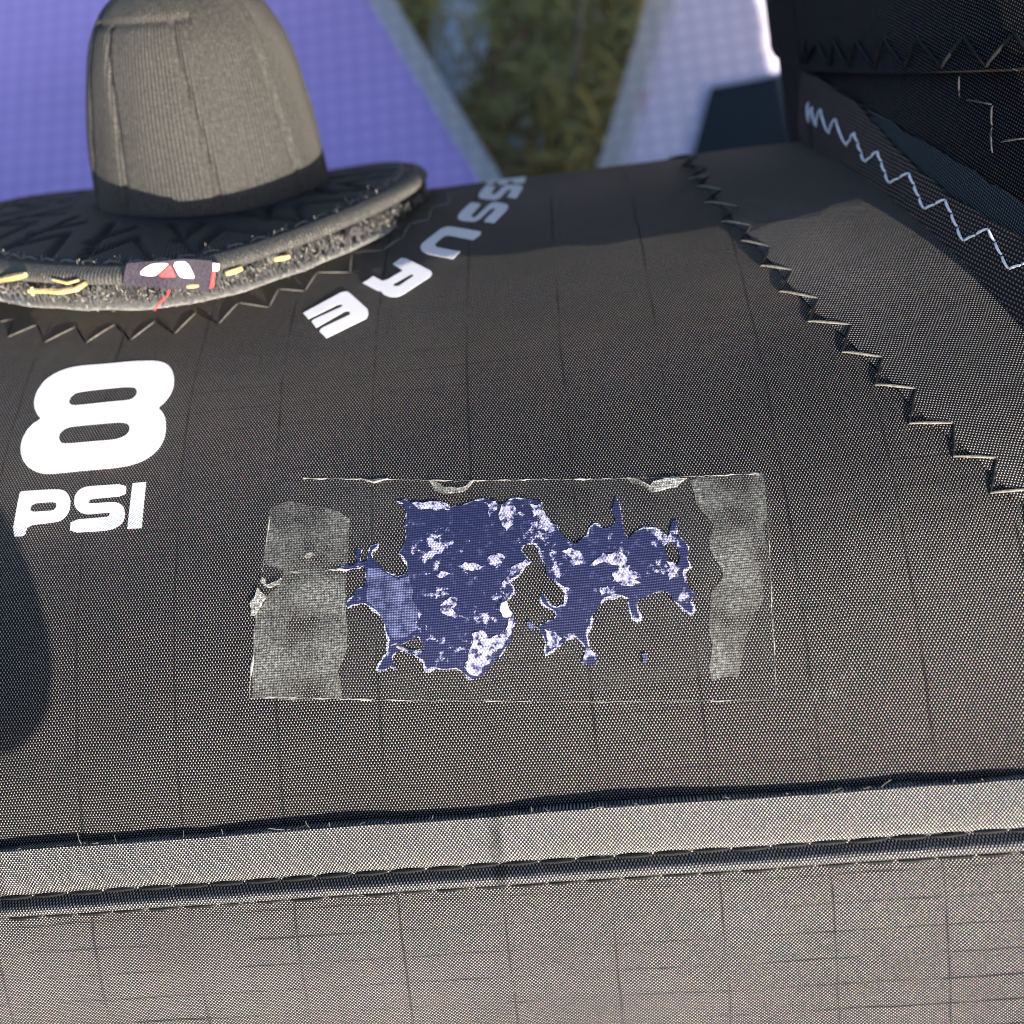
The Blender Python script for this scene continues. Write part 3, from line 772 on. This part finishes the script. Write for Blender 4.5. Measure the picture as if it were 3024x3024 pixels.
# ================================================================== TORN STICKER
sc = strut.hit(505, 590)
stk = root('torn_sticker', 'torn clear sticker on black tube with ragged navy blue scraps in its middle', 'sticker', sc)
def blue_mat():
    k = NT('navy print flaking to white'); h, x, y, wnz, uv = weave(k)
    n1 = k.noise(uv, 210.0, 5, 0.6); n2 = k.noise(uv, 900.0, 3, 0.7)
    m = k.ramp(k.m_('ADD', k.m_('MULTIPLY', n1, 0.6), k.m_('MULTIPLY', n2, 0.4)), 0.555, 0.60)
    m = k.m_('MULTIPLY', m, k.ramp(h, -0.8, 0.2, 0.35, 1.0))
    faint = k.ramp(n2, 0.55, 0.7, 0.0, 0.35)
    c = k.mix(k.ramp(k.m_('ABSOLUTE', h), 0.2, 1.0), rgb(0.011, 0.014, 0.058), rgb(0.004, 0.006, 0.034))
    c = k.mix(faint, c, rgb(0.10, 0.11, 0.24))
    c = k.mix(m, c, rgb(0.42, 0.41, 0.58))
    k.set(Base_Color=c, Roughness=0.5, Specular_IOR_Level=0.35, Normal=k.bump(k.m_('ADD', k.m_('ABSOLUTE', h), m), 0.00005))
    return k.m
def pale_blue_mat():
    k = NT('thin blue film'); h, x, y, wnz, uv = weave(k)
    c = k.mix(k.ramp(k.noise(uv, 700.0, 4, 0.7), 0.4, 0.65), rgb(0.014, 0.018, 0.065), rgb(0.10, 0.11, 0.22))
    k.set(Base_Color=c, Roughness=0.45, Normal=k.bump(k.m_('ABSOLUTE', h), 0.00007)); return k.m
def paper_mat():
    k = NT('torn white paper'); h, x, y, wnz, uv = weave(k)
    c = k.mix(k.ramp(k.noise(uv, 1500.0, 4, 0.7), 0.35, 0.6), rgb(0.10, 0.11, 0.24), rgb(0.55, 0.53, 0.64))
    k.set(Base_Color=c, Roughness=0.6, Normal=k.bump(k.m_('ADD', k.m_('ABSOLUTE', h), k.noise(uv, 2000, 3)), 0.0001)); return k.m
def residue_mat(name, col, lo, hi):
    k = NT(name); h, x, y, wnz, uv = weave(k)
    n = k.noise(uv, 2600.0, 4, 0.75); n2 = k.noise(uv, 150.0, 4)
    c = k.mix(k.ramp(n, 0.4, 0.65), rgb(*[q * 0.35 for q in col]), rgb(*[q * 1.6 for q in col]))
    a = k.m_('MULTIPLY', k.ramp(n, 0.30, 0.7, lo, hi), k.ramp(n2, 0.38, 0.58, 0.12, 1.0))
    k.set(Base_Color=c, Roughness=0.38, Alpha=a, Normal=k.bump(k.m_('ADD', n, k.m_('MULTIPLY', k.m_('ABSOLUTE', h), 0.35)), 0.00016), Specular_IOR_Level=0.6, Sheen_Weight=0.2); return k.m
M_blue, M_pblue, M_paper = blue_mat(), pale_blue_mat(), paper_mat()
def flake_mat():
    k = NT('flaked white'); h, x, y, wnz, uv = weave(k)
    n = k.noise(uv, 1100.0, 4, 0.7)
    k.set(Base_Color=k.mix(k.ramp(n, 0.45, 0.7), rgb(0.22, 0.22, 0.38), rgb(0.62, 0.60, 0.68)), Roughness=0.6, Alpha=k.m_('MULTIPLY', k.ramp(n, 0.40, 0.5), k.ramp(h, -0.9, 0.0, 0.35, 1.0)), Normal=k.bump(n, 0.0001)); return k.m
M_flake = flake_mat()
M_res = residue_mat('grey glue film', (0.15, 0.15, 0.135), 0.3, 0.95)
M_res2 = residue_mat('pale glue crust', (0.42, 0.41, 0.38), 0.25, 1.0)
M_clearg = residue_mat('clear glue film', (0.05, 0.05, 0.05), 0.02, 0.25)
def sdec(nm, pts, mat, h, holes=(), zm=ZL, rag=0, amp=0.13, th=0.0001, par=None, grow=0.0, lift=None):
    p = px(strut, pts, **zm); hs = [px(strut, q, **zm) for q in holes]
    if rag: p = ragged(p, rag, amp); hs = [ragged(q, max(1, rag - 1), amp) for q in hs]
    if grow:
        q = []
        area = sum(p[i - 1][0] * p[i][1] - p[i][0] * p[i - 1][1] for i in range(len(p)))
        sgn = 1 if area > 0 else -1
        for i in range(len(p)):
            a, b = p[i - 1], p[(i + 1) % len(p)]; dx, dy = b[0] - a[0], b[1] - a[1]; l = math.hypot(dx, dy) or 1
            g_ = grow * max(0.0, 0.35 + 1.9 * noise.noise(V((p[i][0] * 300, p[i][1] * 300, 1))) + random.uniform(-.2, .3)) * sgn
            q.append((p[i][0] + dy / l * g_, p[i][1] - dx / l * g_))
        p = q
    g = decal_geo(strut, p, hs, h=h, thick=th, step=0.002, rel=relief, ustep=0.004, lift=lift)
    return make(nm, g[0], g[1], mat, par or stk, g[2])
main = [(1010, 280), (1060, 298), (1075, 340), (1076, 400), (1060, 440), (1076, 480), (1065, 540), (1030, 612), (1062, 640), (1082, 668), (1088, 720), (1075, 748), (1020, 765), (960, 740), (905, 690), (880, 660), (860, 640), (850, 610), (862, 585), (890, 558), (850, 572), (832, 620), (825, 655), (792, 668), (772, 640), (788, 590), (765, 578), (752, 620), (766, 662), (745, 684), (690, 696), (655, 704), (700, 712), (745, 706), (802, 688), (812, 720), (820, 770), (815, 820), (762, 838), (745, 880), (690, 930), (700, 952), (762, 932), (812, 925), (850, 950), (900, 990), (935, 1050), (950, 1110), (970, 1150), (966, 1190), (960, 1240), (925, 1290), (895, 1345), (932, 1348), (972, 1325), (1002, 1345), (992, 1300), (980, 1270), (1005, 1238), (1060, 1225), (1120, 1248), (1190, 1290), (1205, 1345), (1260, 1330), (1340, 1342), (1390, 1335), (1440, 1370), (1490, 1408), (1560, 1380), (1620, 1310), (1680, 1240), (1732, 1170), (1750, 1100), (1762, 1040), (1750, 1000), (1718, 950), (1712, 905), (1750, 860), (1745, 820), (1712, 808), (1730, 775), (1790, 740), (1822, 695), (1862, 660), (1830, 630), (1800, 600), (1810, 562), (1850, 545), (1900, 550), (1925, 580), (1930, 620), (1960, 690), (1970, 762), (2040, 800), (2090, 830), (2100, 900), (2082, 950), (2030, 962), (1980, 940), (1952, 880), (1935, 868), (1930, 900), (1960, 942), (2018, 975), (2030, 1010), (2000, 1040), (1950, 1060), (1905, 1080), (1930, 1110), (1955, 1160), (1962, 1200), (1958, 1245), (2000, 1222), (2060, 1180), (2150, 1132), (2172, 1160), (2210, 1205), (2200, 1260), (2188, 1305), (2240, 1322), (2282, 1302), (2280, 1260), (2240, 1220), (2220, 1160), (2212, 1110), (2240, 1060), (2250, 1000), (2290, 950), (2310, 912), (2360, 882), (2440, 876), (2482, 892), (2490, 950), (2500, 985), (2512, 1020), (2540, 1032), (2552, 1010), (2535, 960), (2545, 902), (2600, 882), (2650, 860), (2700, 850), (2740, 862), (2760, 902), (2800, 932), (2830, 962), (2880, 992), (2890, 950), (2872, 920), (2890, 882), (2910, 860), (2862, 830), (2840, 790), (2822, 742), (2830, 712), (2868, 700), (2852, 650), (2865, 600), (2850, 560), (2812, 520), (2782, 500), (2780, 452), (2800, 412), (2770, 400), (2750, 440), (2745, 488), (2728, 516), (2700, 480), (2640, 465), (2580, 460), (2530, 480), (2482, 518), (2452, 480), (2440, 420), (2430, 340), (2420, 290), (2405, 250), (2390, 290), (2368, 340), (2392, 380), (2398, 428), (2350, 460), (2300, 450), (2270, 430), (2240, 460), (2230, 510), (2150, 552), (2080, 512), (2040, 470), (2030, 430), (1990, 410), (1950, 370), (1930, 290), (1900, 278), (1840, 270), (1760, 265), (1700, 298), (1660, 300), (1640, 270), (1580, 270), (1500, 280), (1420, 310), (1350, 325), (1300, 292), (1200, 285), (1110, 292)]
hole1 = [(1035, 1192), (1100, 1160), (1150, 1132), (1172, 1180), (1190, 1235), (1120, 1222), (1060, 1200)]
hole2 = [(2708, 560), (2760, 535), (2800, 590), (2808, 650), (2790, 692), (2752, 680), (2718, 620)]
sdec('paper_backing', main, M_paper, 0.00010, [hole1, hole2], rag=2, amp=0.16, grow=0.00028)
blue = sdec('blue_print', main, M_blue, 0.00016, [[(x * 1.0, y) for x, y in hole1], hole2], rag=1, amp=0.12)
sdec('thin_blue_film', [(830, 700), (905, 705), (960, 745), (1020, 775), (1088, 755), (1100, 800), (1110, 900), (1150, 1000), (1145, 1090), (1080, 1140), (1000, 1165), (970, 1120), (930, 1040), (880, 965), (825, 915), (830, 820)], M_pblue, 0.00021, rag=1)
for pts in ([(1490, 1120), (1560, 1100), (1600, 1150), (1690, 1100), (1720, 1150), (1640, 1230), (1600, 1310), (1530, 1385), (1480, 1380), (1440, 1330), (1470, 1240)],
            [(1680, 300), (1730, 285), (1770, 330), (1760, 420), (1710, 470), (1680, 430)],
            [(1930, 330), (1990, 420), (2020, 470), (1960, 480), (1925, 420)],
            [(2380, 730), (2440, 680), (2490, 690), (2500, 760), (2560, 800), (2500, 820), (2420, 800), (2390, 770)],
            [(1400, 690), (1500, 670), (1570, 690), (1500, 720), (1430, 725)],
            [(1740, 700), (1830, 650), (1850, 670), (1790, 730), (1735, 760), (1700, 830), (1680, 840)],
            [(1590, 640), (1650, 610), (1700, 640), (1640, 690), (1600, 680)],
            [(1290, 940), (1350, 890), (1400, 900), (1360, 960), (1400, 1000), (1450, 1010), (1470, 1040), (1380, 1020), (1300, 990)],
            [(1110, 295), (1200, 288), (1300, 300), (1350, 335), (1260, 345), (1150, 330)], [(1560, 285), (1640, 280), (1650, 330), (1600, 380)],
            [(2240, 690), (2320, 610), (2400, 600), (2470, 640), (2460, 700), (2360, 680)], [(2380, 790), (2500, 720), (2560, 770), (2480, 800)],
            [(2060, 600), (2120, 580), (2200, 640), (2130, 690)], [(2720, 660), (2790, 700), (2800, 760), (2740, 780)], [(2300, 830), (2350, 820), (2370, 860), (2310, 880)],
            [(1720, 1040), (1755, 1010), (1740, 1120), (1690, 1200), (1640, 1240), (1680, 1130)], [(1950, 1090), (2060, 1150), (1990, 1215), (1965, 1190)],
            [(1260, 750), (1330, 730), (1370, 740), (1300, 765)], [(1860, 300), (1920, 300), (1925, 360), (1880, 380)]):
    sdec('white_flake', pts, M_flake, 0.00024, rag=2, amp=0.2)
M_wp = plain('bright white paper', (0.78, 0.78, 0.82), 0.6, 2000, 0.08)
sdec('white_curl', [(1680, 930), (1710, 915), (1722, 950), (1745, 990), (1735, 1010), (1690, 1015), (1670, 975)], M_wp, 0.0006, rag=1, th=0.0006)
for pts in ([(1835, 1050), (1855, 1045), (1890, 1080), (1870, 1095), (1845, 1080)], [(2565, 1250), (2590, 1240), (2605, 1270), (2590, 1310), (2568, 1305), (2575, 1275)]):
    sdec('blue_scrap', pts, M_pblue, 0.0002, rag=1)
# the clear film and the glue left at both ends
sdec('clear_film', [(215, 205), (420, 140), (1000, 142), (2000, 138), (2800, 120), (3340, 100), (3390, 300), (3400, 700), (3420, 1320), (1900, 1535), (80, 1525), (120, 1000), (160, 600)], M_clearg, 0.00003, rag=1, amp=0.01, th=0.00004)
sdec('glue_residue', [(210, 330), (330, 280), (600, 330), (715, 390), (705, 560), (690, 800), (690, 1000), (700, 1200), (640, 1350), (660, 1520), (100, 1525), (100, 1250), (120, 1000), (200, 870), (285, 800), (300, 720), (180, 680), (190, 500)], M_res, 0.00009, rag=2, amp=0.06)
sdec('glue_residue', [(2870, 150), (3100, 105), (3330, 105), (3360, 350), (3370, 700), (3340, 900), (3250, 1080), (3180, 1400), (3010, 1420), (2990, 1100), (3000, 900), (3080, 760), (3000, 600), (3020, 430), (2930, 330)], M_res, 0.00009, rag=2, amp=0.1)
for nm, pts, h in (('glue_crust', [(780, 138), (960, 140), (910, 155), (860, 165), (820, 155)], .0003), ('glue_crust', [(1215, 150), (1270, 165), (1310, 195), (1400, 200), (1450, 190), (1500, 150), (1440, 215), (1380, 225), (1300, 228), (1250, 210), (1235, 180)], .0004),
                   ('glue_crust', [(2470, 135), (2560, 155), (2620, 190), (2640, 160), (2800, 140), (2850, 140), (2790, 190), (2700, 210), (2630, 225), (2580, 185), (2500, 165)], .0004),
                   ('glue_crust', [(135, 830), (160, 860), (190, 890), (150, 950), (120, 1000), (95, 1005), (85, 930), (120, 890)], .0005), ('glue_crust', [(435, 640), (450, 620), (480, 612), (510, 630), (480, 625), (455, 640)], .0005),
                   ('glue_crust', [(150, 790), (165, 765), (180, 775), (195, 815), (250, 790), (285, 770), (270, 810), (215, 830), (180, 820), (165, 800)], .0004)):
    sdec(nm, pts, M_res2, h, rag=1, th=h)
M_line = plain('dried glue line', (0.27, 0.26, 0.235), 0.5, 2500, 0.6)
def glue_line(pts, r=0.00009, gap=0.25):
    q = px(strut, pts, **ZL); fine = []
    for i in range(len(q) - 1):
        n = max(2, int(math.hypot(q[i + 1][0] - q[i][0], q[i + 1][1] - q[i][1]) / 0.0004))
        for k in range(n):
            t = k / n; fine.append((q[i][0] + (q[i + 1][0] - q[i][0]) * t, q[i][1] + (q[i + 1][1] - q[i][1]) * t))
    P3 = [strut.P(u + random.gauss(0, .00003), v + random.gauss(0, .00004), relief(u, v) + 0.00003) for u, v in fine]
    rr = [max(0.000012, r * (0.35 + 2.2 * noise.noise(V((u * 500, v * 500, 3))) + 0.9 * noise.noise(V((u * 90, v * 90, 7))))) for u, v in fine]
    g = tube_geo(P3, rr, 5); make('glue_ridge', g[0], g[1], M_line, stk)
glue_line([(420, 138), (700, 140), (960, 142), (1215, 146), (1500, 148), (1900, 140), (2300, 142), (2470, 135), (2870, 125), (3330, 103)])
glue_line([(135, 830), (120, 1000), (105, 1250), (85, 1400), (75, 1530)])
glue_line([(75, 1530), (250, 1520), (500, 1528), (800, 1535), (1200, 1545), (1600, 1545), (1900, 1548)])
glue_line([(1900, 1548), (2400, 1550), (2900, 1545), (3410, 1540)], 0.00005)
glue_line([(3410, 1330), (3415, 1540)], 0.00005)
glue_line([(215, 330), (180, 600), (150, 790)], 0.00006)
glue_line([(3345, 250), (3370, 500), (3385, 800), (3390, 1000), (3405, 1200), (3410, 1330)], 0.00007)
glue_line([(75, 1530), (85, 1390)], 0.0002)
glue_line([(300, 730), (450, 728), (600, 715), (700, 700), (800, 685)], 0.0001)
glue_line([(960, 1200), (1060, 1165), (1150, 1125)], 0.00014)
glue_line([(1010, 1200), (1100, 1232), (1190, 1280)], 0.00014)

# ================================================================== SETTING behind the wing
def ground_mat():
    k = NT('leaf litter soil'); o = k.obj()
    n1 = k.noise(o, 14.0, 6, 0.65); n2 = k.noise(o, 90.0, 5, 0.7)
    c = k.mix(k.ramp(n1, 0.38, 0.62), rgb(0.30, 0.20, 0.13), rgb(0.36, 0.28, 0.10))
    c = k.mix(k.ramp(n2, 0.35, 0.7), rgb(0.09, 0.065, 0.05), c)
    k.set(Base_Color=c, Roughness=0.95, Normal=k.bump(n2, 0.01)); return k.m
gv, n = [], 60
for j in range(n):
    for i in range(n):
        sx = (i / (n - 1) - 0.5); sy = (j / (n - 1) - 0.5)
        x = sx * abs(sx) * 240; y = sy * abs(sy) * 240
        near = max(0, 1 - math.hypot(x, y) / 3)
        gv.append(V((x, y, -0.004 + 0.006 * near * noise.noise(V((x * 9, y * 9, 0))) - (0.004 if near > 0 else 0))))
go = make('ground', gv, grid_faces(n, n), ground_mat(), world=True); go['kind'] = 'structure'
def groundpt(x, y, z=0.0):
    d = WM @ ray(x, y); t = (z - CAM_W.z) / d.z; return CAM_W + d * t
M_grass = plain('dull grass', (0.30, 0.26, 0.08), 0.7, 30, 0.6)
bag = Bag(); rg = random.Random(8)
for i in range(2600):
    b = groundpt(rg.uniform(380, 720), rg.uniform(-60, 175)); b = V((b.x, b.y, -0.004))
    l = rg.uniform(0.01, 0.035); d = V((rg.uniform(-1, 1), rg.uniform(-1, 1), rg.uniform(0.2, 1.0))).normalized()
    w = rg.uniform(0.0004, 0.0011); s = d.cross(V((0, 0, 1))).normalized() * w
    m1 = b + d * l * 0.6; m2 = b + d * l + V((0, 0, -l * 0.25))
    k = len(bag.v); bag.v += [b - s, b + s, m1 + s * .8, m1 - s * .8, m2]; bag.f += [(k, k + 1, k + 2, k + 3), (k + 3, k + 2, k + 4)]
go2 = make('grass', bag.v, bag.f, M_grass, world=True); go2['kind'] = 'stuff'
M_leaf = plain('brown dead leaf', (0.45, 0.28, 0.18), 0.8, 40, 0.5)
bag = Bag()
for i in range(420):
    b = groundpt(rg.uniform(380, 720), rg.uniform(-60, 175)); b = V((b.x, b.y, 0.0)); r = rg.uniform(0.002, 0.007); a = rg.uniform(0, 6.28)
    e1 = V((math.cos(a), math.sin(a), rg.uniform(-.4, .4))); e2 = V((-math.sin(a), math.cos(a), rg.uniform(-.4, .4)))
    k = len(bag.v); bag.v += [b + e1 * r, b + e2 * r * .5, b - e1 * r, b - e2 * r * .5 + V((0, 0, r * .3))]; bag.f += [(k, k + 1, k + 2), (k, k + 2, k + 3)]
lo = make('leaf_litter', bag.v, bag.f, M_leaf, world=True, smooth=False); lo['kind'] = 'stuff'
M_stone = plain('blue grey stone', (0.42, 0.46, 0.52), 0.8, 60, 0.35, 0.002)
def stone(x, y, rx, ry, lab, grp='pale stones on the ground behind the wing'):
    c = groundpt(x, y); d = (CAM_W - c).length; bm = bmesh.new(); bmesh.ops.create_icosphere(bm, subdivisions=3, radius=1)
    sx, sy = rx / FPX * d, ry / FPX * d * 1.25
    vs_ = []
    for v in bm.verts:
        k = 1 + 0.35 * noise.noise(v.co * 1.6 + V((x, y, 0)))
        vs_.append(c + V((v.co.x * sx * k, v.co.y * sy * k, v.co.z * min(sx, sy) * 0.45 * k)))
    fs = [tuple(v.index for v in f.verts) for f in bm.faces]; bm.free()
    o = make('stone', vs_, fs, M_stone, world=True); o['label'] = lab; o['category'] = 'stone'; o['group'] = grp
stone(458, 45, 30, 62, 'large pale blue grey stone beside the left clear sail edge')
stone(553, 58, 5, 10, 'small pale upright stone in the middle of the gap in the sail')
stone(512, 143, 15, 6, 'flat pale stone low in the gap close to the tube')
stone(543, 142, 8, 9, 'round pale stone low in the gap right of the flat one')
stone(525, 122, 6, 5, 'tiny pale stone just above the flat one in the gap')
M_stalk = plain('dry stalk', (0.16, 0.13, 0.085), 0.8, 60, 0.4)
p0, p1 = groundpt(572, 95, 0.004), groundpt(584, 0, 0.016)
g = tube_geo([p0, p0.lerp(p1, .35) + V((.001, 0, .004)), p0.lerp(p1, .7) + V((0, 0, .003)), p1], [0.0016, 0.0017, 0.0015, 0.0012], 8)
o = make('plant_stalk', g[0], g[1], M_stalk, world=True); o['label'] = 'thin dry plant stalk leaning on the ground in the gap behind the tube'; o['category'] = 'stalk'

# loose fibres along the free edge of the seam tape
bag = Bag(); rg = random.Random(5)
for i in range(70):
    u = rg.uniform(-0.08, 0.05); v = V_top + 0.0001 if rg.random() < 0.7 else V_s2; b = strut.P(u, v, 0.0012 if v > V_s2 + .001 else 0.0002); l = rg.uniform(0.0003, 0.0014)
    s = (UV * rg.uniform(-.2, 1) + A * rg.uniform(-1, 1) + CV * rg.uniform(0, .8)).normalized(); k2 = V([rg.uniform(-1, 1) for _ in range(3)]) * l * 0.5
    bag.add(tube_geo([b, b + s * l * 0.5 + k2 * 0.3, b + s * l + k2], 0.000018, 3, False))
o = make('loose_fibres', bag.v, bag.f, M_fuzz, kite); o['kind'] = 'stuff'
